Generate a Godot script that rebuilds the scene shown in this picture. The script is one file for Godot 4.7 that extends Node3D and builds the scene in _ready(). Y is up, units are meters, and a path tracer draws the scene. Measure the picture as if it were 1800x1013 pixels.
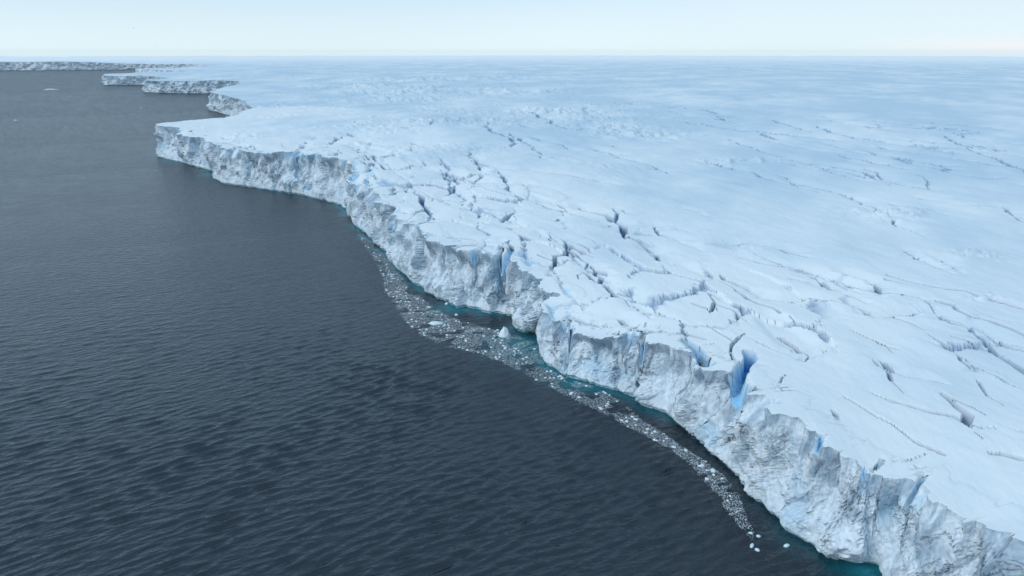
extends Node3D
# An ice shelf seen from a drone: dark sea on the left, a cracked ice cliff, a snowy crevassed plateau.
# Units are metres, the sea is y = 0, the camera hangs 150 m above it and looks towards -z.

const EYE := 150.0
var rng := RandomNumberGenerator.new()

# the coast, from the near right to the far left: foot of the cliff, its upper edge and that edge's height
var foot := PackedVector2Array()
var edge := PackedVector2Array()
var edge_h := PackedFloat32Array()
var ring := PackedVector2Array()

# the plateau: rows of growing radius, columns of azimuth (a terrain grid that is finer where it is nearer)
var rad := PackedFloat32Array()
var azi := PackedFloat32Array()
var nr := 0
var nc := 0
var high := PackedFloat32Array()
var near_edge := PackedFloat32Array()
var cut := PackedFloat32Array()
var blue := PackedFloat32Array()
var inside := PackedByteArray()
# a coarse map of the plateau's general height
const CX0 := -760.0
const CZ0 := -1420.0
const CSTEP := 10.0
const CNX := 142
const CNZ := 152
var coarse := PackedFloat32Array()
var coarse_d := PackedFloat32Array()

var n_big: FastNoiseLite
var n_mid: FastNoiseLite
var n_fine: FastNoiseLite
var n_ridge: FastNoiseLite
var n_cell: FastNoiseLite
var n_cell2: FastNoiseLite
var n_block: FastNoiseLite
var n_tint: FastNoiseLite
var n_plate: FastNoiseLite
var n_plate_edge: FastNoiseLite


func _ready() -> void:
	rng.seed = 20240
	set_view()
	set_light()
	make_noises()
	make_coast()
	make_grid()
	make_heights()
	build_plateau_and_cliffs()
	build_sea()
	build_floating_ice()
	build_birds()


func set_view() -> void:
	var cam := Camera3D.new()
	cam.name = "camera"
	cam.position = Vector3(0, EYE, 0)
	cam.rotation = Vector3(-atan(416.5 / 1216.0), 0, 0)
	cam.fov = rad_to_deg(2.0 * atan(506.5 / 1216.0))
	cam.near = 1.0
	cam.far = 150000.0
	add_child(cam)
	cam.current = true


func set_light() -> void:
	var env := Environment.new()
	env.background_mode = Environment.BG_SKY
	var im := Image.create(1024, 512, false, Image.FORMAT_RGBF)
	var streak := noise(77, 2.2, 4, FastNoiseLite.TYPE_SIMPLEX_SMOOTH)
	for y in 512:
		var up := PI / 2 - (y + 0.5) / 512.0 * PI
		var s := sin(up)
		for x in 1024:
			var a := (0.5 - (x + 0.5) / 1024.0) * TAU
			var dir := Vector3(sin(a) * cos(up), s, -cos(a) * cos(up))
			var low := Color(0.77, 0.93, 0.985)
			var midc := Color(0.52, 0.75, 0.98)
			var top := Color(0.38, 0.575, 0.78)
			var c := low.lerp(midc, smoothstep(0.0, 0.14, s))
			c = c.lerp(top, smoothstep(0.06, 0.5, s))
			var side := dir.x * 0.5 + 0.5
			c = c.lerp(Color(0.82, 0.94, 0.985), 0.5 * smoothstep(0.35, 0.95, side) * (1.0 - smoothstep(0.1, 0.6, s)))
			c = c.lerp(Color(0.95, 0.94, 0.955), 0.75 * smoothstep(0.40, 0.58, dir.x) * (1.0 - smoothstep(0.004, 0.016, absf(s - 0.003))))
			var k := 1.0 + 0.09 * streak.get_noise_3d(dir.x, dir.y * 4.0, dir.z)
			if s < 0.0:
				c = Color(0.77, 0.93, 0.985)
				k = 1.0
			im.set_pixel(x, y, Color(c.r * k, c.g * k, c.b * k))
	var pano := PanoramaSkyMaterial.new()
	pano.panorama = ImageTexture.create_from_image(im)
	var sky := Sky.new()
	sky.sky_material = pano
	env.sky = sky
	env.tonemap_mode = Environment.TONE_MAPPER_LINEAR
	env.tonemap_exposure = 1.0
	env.sdfgi_enabled = true
	env.ssao_enabled = true
	env.ssil_enabled = true
	env.fog_enabled = true
	env.fog_density = 0.000008
	env.fog_light_color = Color(1.0, 1.0, 1.0)
	var we := WorldEnvironment.new()
	we.name = "world_environment"
	we.environment = env
	add_child(we)
	var sun := DirectionalLight3D.new()
	sun.name = "veiled_sun"
	sun.light_energy = 0.38
	sun.light_color = Color(1.0, 0.995, 0.985)
	sun.light_angular_distance = 25.0
	sun.shadow_enabled = true
	add_child(sun)
	sun.look_at_from_position(Vector3(-850, 780, 470), Vector3.ZERO)


func noise(seed_: int, size: float, octaves: int, kind := FastNoiseLite.TYPE_SIMPLEX_SMOOTH) -> FastNoiseLite:
	var n := FastNoiseLite.new()
	n.seed = seed_
	n.noise_type = kind
	n.frequency = 1.0 / size
	n.fractal_type = FastNoiseLite.FRACTAL_FBM if octaves > 1 else FastNoiseLite.FRACTAL_NONE
	n.fractal_octaves = octaves
	return n


func make_noises() -> void:
	n_big = noise(1, 46.0, 3)
	n_mid = noise(2, 15.0, 3)
	n_fine = noise(3, 4.2, 3)
	n_ridge = noise(4, 20.0, 4)
	n_ridge.fractal_type = FastNoiseLite.FRACTAL_RIDGED
	n_cell = noise(5, 11.0, 1, FastNoiseLite.TYPE_CELLULAR)
	n_cell.cellular_return_type = FastNoiseLite.RETURN_CELL_VALUE
	n_cell.domain_warp_enabled = true
	n_cell.domain_warp_amplitude = 6.0
	n_cell.domain_warp_frequency = 0.07
	n_cell2 = noise(6, 4.6, 1, FastNoiseLite.TYPE_CELLULAR)
	n_cell2.cellular_return_type = FastNoiseLite.RETURN_CELL_VALUE
	n_cell2.domain_warp_enabled = true
	n_cell2.domain_warp_amplitude = 3.0
	n_cell2.domain_warp_frequency = 0.15
	n_block = n_cell.duplicate()
	n_block.seed = 15
	n_block.frequency = 1.0 / 24.0
	n_block.domain_warp_amplitude = 10.0
	n_tint = noise(7, 9.0, 4)
	n_plate = noise(8, 26.0, 1, FastNoiseLite.TYPE_CELLULAR)
	n_plate.cellular_return_type = FastNoiseLite.RETURN_CELL_VALUE
	n_plate.domain_warp_enabled = true
	n_plate.domain_warp_amplitude = 12.0
	n_plate.domain_warp_frequency = 0.03
	n_plate_edge = n_plate.duplicate()
	n_plate_edge.cellular_return_type = FastNoiseLite.RETURN_DISTANCE2_SUB


func coast(bx: float, bz: float, tx: float, tz: float, h: float) -> void:
	foot.append(Vector2(bx, bz))
	edge.append(Vector2(tx, tz))
	edge_h.append(h)


func far_coast(tx: float, tz: float, h: float) -> void:
	foot.append(Vector2(INF, 0))
	edge.append(Vector2(tx, tz))
	edge_h.append(h)


func make_coast() -> void:
	coast(320, 300, 328, 300, 32)
	coast(210, 40, 217, 38, 31)
	coast(176, -40, 183, -43, 32)
	coast(152, -92, 158, -98, 32)
	coast(130.9, -135.6, 131.4, -149.8, 31.8)
	coast(127.2, -144.2, 126.5, -153.5, 28.2)
	coast(126.2, -146.7, 127.8, -157.9, 26.3)
	coast(125.0, -149.4, 126.9, -160.3, 25.9)
	coast(123.7, -152.5, 125.1, -161.9, 26.2)
	coast(121.2, -158.2, 123.2, -166.5, 27.4)
	coast(119.5, -162.0, 119.9, -167.2, 29.3)
	coast(114.5, -164.1, 120.9, -172.9, 30.6)
	coast(111.3, -165.4, 118.4, -174.2, 30.2)
	coast(111.7, -167.9, 117.6, -176.6, 29.0)
	coast(112.7, -173.6, 113.7, -179.7, 27.9)
	coast(107.8, -176.1, 110.6, -180.8, 27.5)
	coast(103.6, -176.6, 107.4, -180.3, 28.1)
	coast(99.1, -178.1, 107.4, -182.8, 29.7)
	coast(95.1, -182.9, 104.2, -184.1, 31.4)
	coast(93.1, -186.0, 101.9, -184.5, 32.4)
	coast(90.5, -190.1, 100.5, -187.4, 32.8)
	coast(88.3, -196.5, 96.5, -188.6, 33.4)
	coast(86.0, -202.4, 96.1, -193.5, 34.6)
	coast(84.3, -206.6, 95.3, -196.4, 35.9)
	coast(83.9, -209.8, 95.1, -199.3, 36.4)
	coast(82.9, -217.0, 92.4, -204.8, 35.8)
	coast(82.6, -223.1, 89.0, -207.7, 34.9)
	coast(81.5, -226.7, 90.2, -214.1, 34.4)
	coast(77.8, -234.5, 87.6, -222.3, 34.6)
	coast(74.6, -244.7, 86.6, -238.7, 34.3)
	coast(72.8, -250.5, 82.7, -243.7, 32.3)
	coast(69.0, -259.8, 75.5, -250.5, 29.8)
	coast(67.5, -262.4, 75.6, -257.4, 29.0)
	coast(65.4, -266.2, 74.8, -264.2, 29.7)
	coast(62.7, -271.1, 71.0, -269.4, 30.2)
	coast(60.5, -274.1, 68.8, -274.6, 29.8)
	coast(56.2, -280.0, 62.9, -281.8, 28.6)
	coast(52.4, -285.5, 58.0, -288.5, 26.9)
	coast(42.8, -292.3, 47.8, -296.3, 24.9)
	coast(35.0, -297.0, 39.3, -300.4, 23.2)
	coast(30.1, -300.0, 34.2, -305.4, 21.9)
	coast(25.3, -305.0, 27.5, -309.9, 21.0)
	coast(21.0, -309.3, 25.1, -324.4, 20.9)
	coast(17.8, -314.7, 19.6, -331.6, 21.5)
	coast(16.3, -317.2, 16.7, -332.3, 22.4)
	coast(15.7, -329.6, 18.4, -341.9, 23.3)
	coast(16.2, -334.5, 18.9, -343.2, 24.7)
	coast(17.4, -348.2, 21.8, -346.4, 28.0)
	coast(17.0, -360.3, 24.2, -347.8, 31.4)
	coast(8.5, -360.3, 16.2, -351.7, 32.3)
	coast(5.0, -364.0, 15.9, -368.6, 32.3)
	coast(1.0, -368.8, 9.7, -373.6, 32.7)
	coast(0.0, -376.4, 3.3, -380.3, 33.1)
	coast(-0.7, -382.2, -1.0, -387.5, 34.3)
	coast(-6.8, -386.0, -4.5, -395.3, 36.4)
	coast(-9.1, -387.0, -5.8, -396.3, 37.7)
	coast(-15.4, -389.7, -11.0, -394.0, 37.6)
	coast(-21.6, -396.5, -18.2, -402.2, 37.1)
	coast(-35.1, -399.5, -28.0, -404.5, 36.4)
	coast(-38.3, -404.3, -32.3, -407.4, 35.6)
	coast(-43.2, -411.8, -39.3, -415.5, 34.7)
	coast(-49.2, -417.1, -45.7, -423.0, 33.8)
	coast(-55.6, -424.8, -53.1, -433.3, 33.2)
	coast(-58.9, -431.5, -58.2, -436.7, 33.9)
	coast(-63.0, -439.7, -61.5, -449.3, 36.9)
	coast(-68.7, -451.6, -58.4, -452.8, 39.9)
	coast(-70.0, -454.3, -59.6, -453.1, 39.9)
	coast(-78.9, -473.9, -70.1, -468.2, 37.2)
	coast(-83.0, -485.1, -77.0, -481.5, 34.6)
	coast(-85.3, -491.2, -80.3, -495.2, 33.8)
	coast(-91.2, -507.0, -88.4, -509.4, 34.9)
	coast(-98.6, -519.5, -91.7, -524.4, 36.3)
	coast(-100.2, -523.4, -93.1, -530.9, 36.3)
	coast(-111.7, -551.6, -105.0, -540.3, 35.7)
	coast(-119.9, -567.4, -111.0, -563.5, 37.0)
	coast(-131.6, -589.5, -121.6, -587.4, 39.1)
	coast(-134.9, -597.3, -121.9, -601.1, 38.5)
	coast(-154.8, -644.2, -146.5, -626.4, 36.4)
	coast(-157.6, -651.6, -154.4, -655.3, 37.7)
	coast(-160.4, -658.8, -145.5, -643.3, 42.4)
	coast(-164.9, -670.8, -134.3, -639.0, 46.2)
	coast(-174.2, -695.1, -166.4, -697.4, 47.6)
	coast(-182.9, -704.8, -179.8, -708.2, 47.7)
	coast(-194.5, -717.7, -200.8, -733.8, 47.8)
	coast(-197.6, -720.7, -206.5, -741.0, 47.8)
	coast(-215.4, -737.8, -238.3, -775.0, 46.8)
	coast(-229.1, -751.0, -256.7, -776.5, 44.7)
	coast(-263.4, -771.8, -274.7, -778.6, 42.6)
	coast(-272.0, -777.1, -282.7, -789.0, 41.5)
	coast(-306.5, -797.8, -303.7, -798.9, 41.7)
	coast(-341.0, -820.2, -327.6, -824.2, 42.3)
	coast(-345.7, -823.3, -329.2, -822.9, 42.4)
	coast(-366.2, -850.4, -342.4, -824.3, 42.2)
	coast(-390.4, -909.9, -366.9, -874.9, 41.2)
	coast(-400.5, -914.5, -382.1, -896.6, 39.4)
	coast(-412.4, -927.3, -399.4, -914.2, 38.5)
	coast(-421.1, -936.8, -424.0, -961.8, 38.9)
	coast(-440.3, -957.5, -440.6, -960.7, 39.0)
	coast(-460.2, -977.1, -465.4, -978.0, 40.1)
	coast(-471.6, -988.4, -463.1, -994.0, 43.1)
	coast(-477.4, -993.7, -457.0, -991.1, 45.7)
	coast(-498.9, -1013.3, -488.6, -1019.8, 45.9)
	coast(-526.5, -1038.5, -525.8, -1045.1, 44.1)
	far_coast(-541, -1087, 45)
	far_coast(-504, -1143, 45)
	far_coast(-475, -1173, 45)
	far_coast(-488, -1250, 43)
	far_coast(-520, -1420, 40)
	far_coast(-595, -1588, 39)
	far_coast(-700, -1762, 38)
	far_coast(-806, -1919, 43)
	far_coast(-836, -2021, 44)
	far_coast(-870, -2130, 44)
	far_coast(-905, -2400, 44)
	far_coast(-1000, -2640, 43)
	far_coast(-1091, -2676, 43)
	far_coast(-1182, -2676, 44)
	far_coast(-1284, -2714, 44)
	far_coast(-1400, -2752, 42)
	far_coast(-1440, -2848, 45)
	far_coast(-1430, -3036, 46)
	far_coast(-1600, -3260, 45)
	far_coast(-1721, -3383, 45)
	far_coast(-1894, -3355, 47)
	far_coast(-2005, -3565, 48)
	far_coast(-1962, -3815, 48)
	far_coast(-1750, -3960, 48)
	far_coast(-2050, -4250, 46)
	far_coast(-2500, -4800, 40)
	far_coast(-2330, -5000, 45)
	far_coast(-2300, -5500, 45)
	far_coast(-2700, -6228, 42)
	far_coast(-3176, -6271, 40)
	far_coast(-3424, -6137, 46)
	far_coast(-3628, -6045, 52)
	far_coast(-3826, -5953, 62)
	far_coast(-4105, -5955, 68)
	far_coast(-4344, -5790, 73)
	far_coast(-5281, -5632, 78)
	far_coast(-7399, -5920, 80)
	# the foot of the far cliffs lies a little outside their edge
	for i in foot.size():
		if foot[i].x == INF:
			var d := edge[mini(i + 1, edge.size() - 1)] - edge[i - 1]
			var inland := Vector2(-d.y, d.x).normalized()
			foot[i] = edge[i] - inland * 7.0
	ring = edge.duplicate()
	for p in [Vector2(-30000, -9000), Vector2(-90000, -20000), Vector2(-90000, -120000), Vector2(120000, -120000), Vector2(120000, 900), Vector2(328, 900)]:
		ring.append(p)


func make_grid() -> void:
	var r := 88.0
	while r < 9000.0:
		rad.append(r)
		var k := lerpf(0.0013, 0.00075, smoothstep(180.0, 420.0, r)) + 0.0002 * smoothstep(900.0, 1400.0, r)
		r += clampf(k * (r * r + 12500.0) / 112.0, 0.3, 60.0)
	while r < 17000.0:
		rad.append(r)
		r *= 1.08
	rad.append(18500.0)
	nr = rad.size()
	var a := deg_to_rad(-56.0)
	while a < deg_to_rad(100.0):
		azi.append(a)
		a += 0.0014 if a > -0.70 and a < 0.79 else 0.008
	nc = azi.size()
	high.resize(nr * nc)
	near_edge.resize(nr * nc)
	near_edge.fill(1e6)
	cut.resize(nr * nc)
	blue.resize(nr * nc)
	inside.resize(nr * nc)


func row_of(r: float) -> int:
	return clampi(rad.bsearch(r), 0, nr - 1)


func col_of(a: float) -> int:
	return clampi(azi.bsearch(a), 0, nc - 1)


func azimuth(p: Vector2) -> float:
	return atan2(p.x, -p.y)


# marks inside cells by where each column crosses the ring of the coast
func mark_inside() -> void:
	var n := ring.size()
	for j in nc:
		var d := Vector2(sin(azi[j]), -cos(azi[j]))
		var hits := PackedFloat32Array()
		for i in n:
			var p := ring[i]
			var q := ring[(i + 1) % n]
			var cp := d.cross(p)
			var cq := d.cross(q)
			if (cp > 0.0) == (cq > 0.0):
				continue
			var t := cp / (cp - cq)
			var x := p.lerp(q, t)
			var along := x.dot(d)
			if along > 0.0:
				hits.append(along)
		hits.sort()
		var k := 0
		for i in nr:
			while k < hits.size() and hits[k] < rad[i]:
				k += 1
			inside[i * nc + j] = k % 2


# least distance of grid points to a segment, into near_edge
func stamp_edge(p: Vector2, q: Vector2, reach: float) -> void:
	var lo := minf(p.length(), q.length()) - reach
	var hi := maxf(p.length(), q.length()) + reach
	if Geometry2D.get_closest_point_to_segment(Vector2.ZERO, p, q).length() < lo + reach:
		lo = Geometry2D.get_closest_point_to_segment(Vector2.ZERO, p, q).length() - reach
	var aa := azimuth(p)
	var ab := azimuth(q)
	var w := asin(clampf(reach / maxf(lo + reach, 1.0), 0.0, 1.0))
	var e := q - p
	var ee := maxf(e.length_squared(), 1e-6)
	var j0 := col_of(minf(aa, ab) - w)
	var j1 := col_of(maxf(aa, ab) + w)
	for i in range(row_of(lo), row_of(hi) + 1):
		var r := rad[i]
		for j in range(j0, j1 + 1):
			var x := Vector2(r * sin(azi[j]), -r * cos(azi[j])) - p
			var t := clampf(x.dot(e) / ee, 0.0, 1.0)
			var d := (x - e * t).length()
			var at := i * nc + j
			if d < near_edge[at]:
				near_edge[at] = d


func stamp_crack(p: Vector2, q: Vector2, w: float, depth: float, kind: int) -> void:
	var reach := w * (1.0 if kind != 1 else 1.3)
	var lo := minf(p.length(), q.length()) - reach
	var hi := maxf(p.length(), q.length()) + reach
	var aa := azimuth(p)
	var ab := azimuth(q)
	var wa := reach / maxf(lo, 1.0)
	var e := q - p
	var ee := maxf(e.length_squared(), 1e-6)
	var j0 := col_of(minf(aa, ab) - wa)
	var j1 := col_of(maxf(aa, ab) + wa)
	for i in range(row_of(lo), row_of(hi) + 1):
		var r := rad[i]
		for j in range(j0, j1 + 1):
			var x := Vector2(r * sin(azi[j]), -r * cos(azi[j])) - p
			var t := clampf(x.dot(e) / ee, 0.0, 1.0)
			var d := (x - e * t).length() / reach
			if d >= 1.0:
				continue
			var at := i * nc + j
			var g := 0.0
			if kind == 1:
				g = depth * (1.0 - smoothstep(0.35, 1.0, d))
			elif kind == 4:
				# snow banked against the far side: steep at the crack, running out behind it
				var behind := x - e * t
				var away := behind.dot(p) / (p.length() * reach)
				g = depth * (1.0 - d) * (1.0 - d * d) * smoothstep(-0.12, 0.2, away)
			elif kind == 3:
				g = depth * (1.0 - smoothstep(0.6, 0.95, d))
			else:
				g = depth * (1.0 - smoothstep(0.3, 0.95, d))
			if g > cut[at]:
				cut[at] = g
				if kind == 3:
					blue[at] = 1.01 if d < 0.9 else blue[at]
				elif kind == 2:
					blue[at] = maxf(blue[at], 0.9 * (1.0 - smoothstep(0.45, 0.95, d)) * minf(1.0, depth / 6.0))
				elif kind == 0:
					blue[at] = maxf(blue[at], 0.8 * (1.0 - smoothstep(0.45, 0.95, d)))  # shade on the crack walls, painted as dark blue


# a crevasse along points in metres: half width, depth, kind (0 snowed-up crack, 1 shallow trough, 2 blue crevasse, 3 notch in the edge)
func crack(w: float, depth: float, kind: int, c: Array) -> void:
	var pts := PackedVector2Array()
	for i in range(0, c.size(), 2):
		pts.append(Vector2(c[i], c[i + 1]))
	var step := maxf(5.0, w * 2.2)
	var walked := 0.0
	var last := pts[0]
	var total := 0.0
	for i in pts.size() - 1:
		total += pts[i].distance_to(pts[i + 1])
	if kind == 0 or kind == 2:
		w = minf(minf(w, 0.8 + total * 0.07), 4.2) * lerpf(0.62, 0.85, smoothstep(250.0, 700.0, pts[0].length()))
		if kind == 0:
			w = maxf(w, 0.0036 * pts[0].length())
	for i in pts.size() - 1:
		var p := pts[i]
		var q := pts[i + 1]
		var n := maxi(1, int(p.distance_to(q) / step))
		var side := (q - p).orthogonal().normalized()
		for k in n:
			var x := p.lerp(q, (k + 1.0) / n)
			walked += p.distance_to(q) / n
			x += side * (n_mid.get_noise_2d(x.x * 1.6, x.y * 1.6) * minf(5.0, 1.6 + w * 0.5) + (1.2 + 0.4 * w) * n_cell2.get_noise_2d(x.x * 3.0, x.y * 3.0))
			var ends := minf(1.0, minf(walked, total - walked) / (total * 0.12) + 0.3)
			var pinch := 0.82 + 1.2 * n_mid.get_noise_2d(x.x * 0.4 + 300.0, x.y * 0.4 - 90.0)
			if kind == 3:
				pinch = 1.0
				ends = 1.0
			if kind == 1:
				pinch = 0.9 + 0.4 * n_mid.get_noise_2d(x.x + 300.0, x.y - 90.0)
			pinch = minf(pinch, 1.45)
			if pinch > 0.34:
				stamp_crack(last, x, w * pinch * ends * (0.92 if kind == 2 or kind == 0 else 1.0), (depth if kind == 3 else 1.6 * depth * clampf(pinch * ends, 0.35, 1.0) if kind != 1 else 0.6 * depth), kind)
			if (kind == 0 or kind == 2) and w > 1.5:
				var bank := 0.75 + 1.2 * n_big.get_noise_2d(x.x * 0.7 - 400.0, x.y * 0.7)
				if bank > 0.15:
					stamp_crack(last, x, (4.0 + w * 4.2) * ends, 3.4 * minf(bank, 1.2), 4)
			last = x


func general_height(p: Vector2) -> float:
	return lerpf(33.0, 45.0, smoothstep(250.0, 1300.0, p.length()))


func make_coarse() -> void:
	coarse.resize(CNX * CNZ)
	coarse_d.resize(CNX * CNZ)
	for iz in CNZ:
		for ix in CNX:
			var p := Vector2(CX0 + ix * CSTEP, CZ0 + iz * CSTEP)
			var sum := 0.0
			var wsum := 0.0
			var least := 1e9
			for k in edge.size():
				var d2 := p.distance_squared_to(edge[k])
				if d2 > 90000.0:
					continue
				var w := 1.0 / ((d2 + 60.0) * (d2 + 60.0))
				sum += w * edge_h[k]
				wsum += w
				least = minf(least, d2)
			var g := general_height(p)
			if wsum > 0.0:
				g = lerpf(g, sum / wsum, exp(-maxf(0.0, sqrt(least) - 8.0) / 55.0))
			coarse[iz * CNX + ix] = g
			coarse_d[iz * CNX + ix] = minf(sqrt(least), 900.0)


func base_height(p: Vector2) -> float:
	var fx := (p.x - CX0) / CSTEP
	var fz := (p.y - CZ0) / CSTEP
	if fx < 0.0 or fz < 0.0 or fx >= CNX - 1.001 or fz >= CNZ - 1.001:
		var g := general_height(p)
		if p.x < -2900.0 and p.y > -7500.0:
			g = lerpf(g, 70.0, smoothstep(-2900.0, -4200.0, p.x) * smoothstep(-7500.0, -6300.0, p.y))
		return g
	return coarse_read(coarse, p)


func coarse_read(from: PackedFloat32Array, p: Vector2) -> float:
	var fx := (p.x - CX0) / CSTEP
	var fz := (p.y - CZ0) / CSTEP
	if fx < 0.0 or fz < 0.0 or fx >= CNX - 1.001 or fz >= CNZ - 1.001:
		return 900.0
	var ix := int(fx)
	var iz := int(fz)
	fx -= ix
	fz -= iz
	var at := iz * CNX + ix
	return lerpf(lerpf(from[at], from[at + 1], fx), lerpf(from[at + CNX], from[at + CNX + 1], fx), fz)


const MOUNDS := [[-465, -2262, 160], [-233, -2097, 170], [0, -1955, 120], [-258, -1623, 110], [32, -1321, 60], [103, -1285, 70], [149, -1158, 55], [166, -1030, 50], [178, -959, 60], [178, -1487, 40], [-91, -1130, 45], [-18, -1095, 45], [264, -733, 22], [221, -729, 26], [-235, -1197, 20], [-145, -1130, 40], [283, -506, 26], [235, -322, 8], [280, -402, 14], [58, -189, 0], [-350, -1900, 120], [-420, -2900, 260], [-100, -3000, 240]]


func make_heights() -> void:
	mark_inside()
	make_coarse()
	for i in edge.size() - 1:
		var far := edge[i].length()
		stamp_edge(edge[i], edge[i + 1], 34.0 if far < 1300.0 else 130.0)
	crack(3.6, 6, 0, [-58.4, -767.7, -41.0, -747.2, -31.5, -723.9, -23.3, -709.2, 0.0, -691.6, 18.7, -689.1, 37.2, -672.8, 56.6, -666.4, 69.9, -651.1, 86.8, -627.8, 96.7, -614.1])
	crack(3.9, 6, 0, [-44.5, -649.3, -26.0, -628.6, -8.8, -625.7, 16.9, -616.8, 21.7, -608.8, 32.5, -603.5, 38.6, -595.8])
	crack(9.0, 3, 1, [-113.1, -755.2, -99.6, -727.7, -87.3, -709.2, -65.0, -674.7, -53.6, -649.3, -46.6, -649.3])
	crack(8.0, 3, 1, [-168.2, -836.0, -149.5, -807.3, -125.5, -767.7])
	crack(13.0, 5, 2, [-135.6, -709.2, -116.7, -665.0, -97.1, -628.6])
	crack(8.1, 6, 2, [-84.1, -585.5, -71.4, -545.4, -63.0, -512.2, -57.8, -477.2])
	crack(8.0, 3, 1, [14.4, -576.1, 27.7, -553.1, 36.2, -542.2])
	crack(4.9, 7, 2, [36.2, -542.2, 41.4, -531.7, 42.7, -519.7])
	crack(5.5, 6, 2, [-25.3, -502.5, -22.1, -487.8, -18.9, -477.2])
	crack(3.6, 6, 2, [-6.9, -480.7, -4.5, -489.6, -1.3, -504.4, 4.4, -531.7])
	crack(6.5, 4, 2, [-2.8, -468.8, 0.0, -459.0, 13.0, -467.8])
	crack(3.2, 6, 2, [31.6, -488.0, 35.5, -497.0, 39.1, -506.2, 38.9, -515.7])
	crack(4.9, 7, 2, [54.0, -538.0, 55.2, -531.7, 58.7, -527.7, 71.0, -506.2, 74.7, -493.4, 78.3, -481.1, 76.2, -464.6, 77.8, -459.8])
	crack(2.8, 6, 2, [21.4, -369.6, 22.5, -378.2, 23.7, -395.4, 27.5, -401.5, 35.2, -412.8, 39.0, -404.0, 48.0, -400.3])
	crack(4.2, 6, 2, [32.5, -440.2, 36.6, -416.7, 42.6, -409.0, 48.1, -401.5])
	crack(5.5, 7, 2, [75.8, -464.6, 78.2, -450.6, 81.2, -434.4, 87.0, -412.8, 90.5, -395.4, 98.5, -386.1])
	crack(3.9, 5, 0, [101.4, -481.1, 101.6, -449.0, 104.6, -440.2, 109.6, -434.4])
	crack(2.2, 7, 2, [37.0, -366.5, 38.8, -371.7, 40.6, -377.2])
	crack(2.8, 5, 2, [42.2, -377.2, 46.5, -366.5, 49.7, -359.3])
	crack(2.5, 4, 0, [57.6, -349.5, 63.7, -337.5, 64.9, -322.9, 68.6, -312.4])
	crack(2.8, 6, 2, [52.8, -317.1, 57.1, -309.3, 60.8, -299.6, 64.9, -297.4])
	crack(3.8, 7, 2, [100.0, -388.4, 104.7, -380.5, 107.4, -369.6])
	crack(2.2, 5, 0, [117.9, -369.6, 120.3, -359.3, 124.3, -349.5])
	crack(5.9, 6, 0, [137.1, -404.0, 142.3, -395.4, 148.4, -383.8, 154.8, -380.5, 160.6, -372.8, 165.8, -364.4, 168.7, -356.3, 166.9, -343.0, 167.9, -334.0, 170.2, -328.7, 175.8, -320.4])
	crack(3.5, 6, 0, [128.4, -337.5, 130.3, -329.6, 139.7, -328.7, 147.5, -329.6, 156.1, -322.9, 164.0, -317.1, 166.3, -308.5, 170.2, -301.8, 181.6, -304.7, 191.5, -303.3, 199.5, -303.3])
	crack(4.2, 5, 0, [199.5, -303.3, 201.0, -292.5, 204.0, -287.7, 202.0, -280.4, 203.0, -271.6, 201.9, -259.3, 200.6, -247.4, 199.1, -229.4])
	crack(3.9, 4, 0, [140.8, -427.5, 151.1, -430.2, 166.0, -416.7, 169.7, -407.7, 175.2, -395.4])
	crack(2.8, 5, 0, [185.7, -364.4, 191.0, -349.5, 188.7, -333.1, 195.6, -329.6, 203.3, -322.9, 201.7, -307.0])
	crack(9.0, 4, 1, [122.9, -303.3, 122.9, -289.0, 123.7, -277.9, 123.2, -268.6])
	crack(3.8, 9, 2, [121.1, -287.0, 121.9, -277.9, 123.9, -271.6, 121.5, -264.5, 118.9, -253.8])
	crack(3.8, 5, 0, [149.3, -253.8, 148.5, -244.8, 152.3, -240.8, 156.1, -239.8, 161.1, -233.5])
	crack(3.0, 5, 0, [153.8, -277.2, 155.8, -272.8, 158.5, -268.6, 155.9, -262.7])
	crack(3.2, 6, 2, [103.6, -340.2, 105.8, -335.7, 107.7, -332.2])
	crack(2.8, 6, 2, [97.8, -317.1, 102.3, -325.4, 101.5, -316.3])
	crack(4.9, 3, 0, [132.0, -525.6, 138.9, -517.7, 143.5, -502.5])
	crack(3.6, 5, 0, [109.8, -430.2, 115.4, -423.4, 119.8, -416.7])
	crack(2.9, 4, 0, [429.4, -853.0, 436.3, -833.3, 444.8, -814.6])
	crack(3.9, 5, 0, [370.4, -783.6, 371.6, -771.0, 385.1, -746.9, 388.9, -727.9, 390.5, -720.5, 388.9, -702.7, 391.5, -692.5, 404.1, -692.5, 411.5, -692.5])
	crack(3.9, 5, 0, [425.3, -702.7, 423.0, -685.8, 425.4, -672.8, 428.8, -660.2, 437.2, -651.1, 442.1, -642.2, 462.2, -645.1])
	crack(3.9, 5, 0, [585.9, -953.4, 562.7, -900.5, 548.2, -853.0, 533.5, -805.5, 525.6, -771.0, 516.3, -731.6, 509.7, -702.7, 504.8, -682.5, 489.5, -622.3])
	crack(4.2, 5, 0, [333.1, -562.1, 331.9, -550.9, 331.2, -542.2])
	crack(2.9, 4, 0, [344.9, -529.7, 356.9, -525.6, 367.5, -523.6, 377.2, -523.6, 374.9, -510.0, 366.0, -493.4, 365.3, -482.8, 364.9, -453.6])
	crack(2.9, 4, 0, [266.0, -471.1, 270.6, -466.2, 277.3, -453.6])
	crack(5.0, 7, 2, [155.9, -223.5, 155.4, -215.1, 155.6, -209.9, 155.6, -206.0, 154.6, -202.2])
	crack(1.8, 5, 2, [151.7, -199.7, 150.5, -195.8])
	crack(1.5, 4, 0, [110.8, -211.1, 109.7, -206.8, 108.0, -202.2])
	crack(1.4, 4, 0, [124.4, -184.1, 124.4, -178.9, 122.2, -175.3, 120.0, -171.9])
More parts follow.
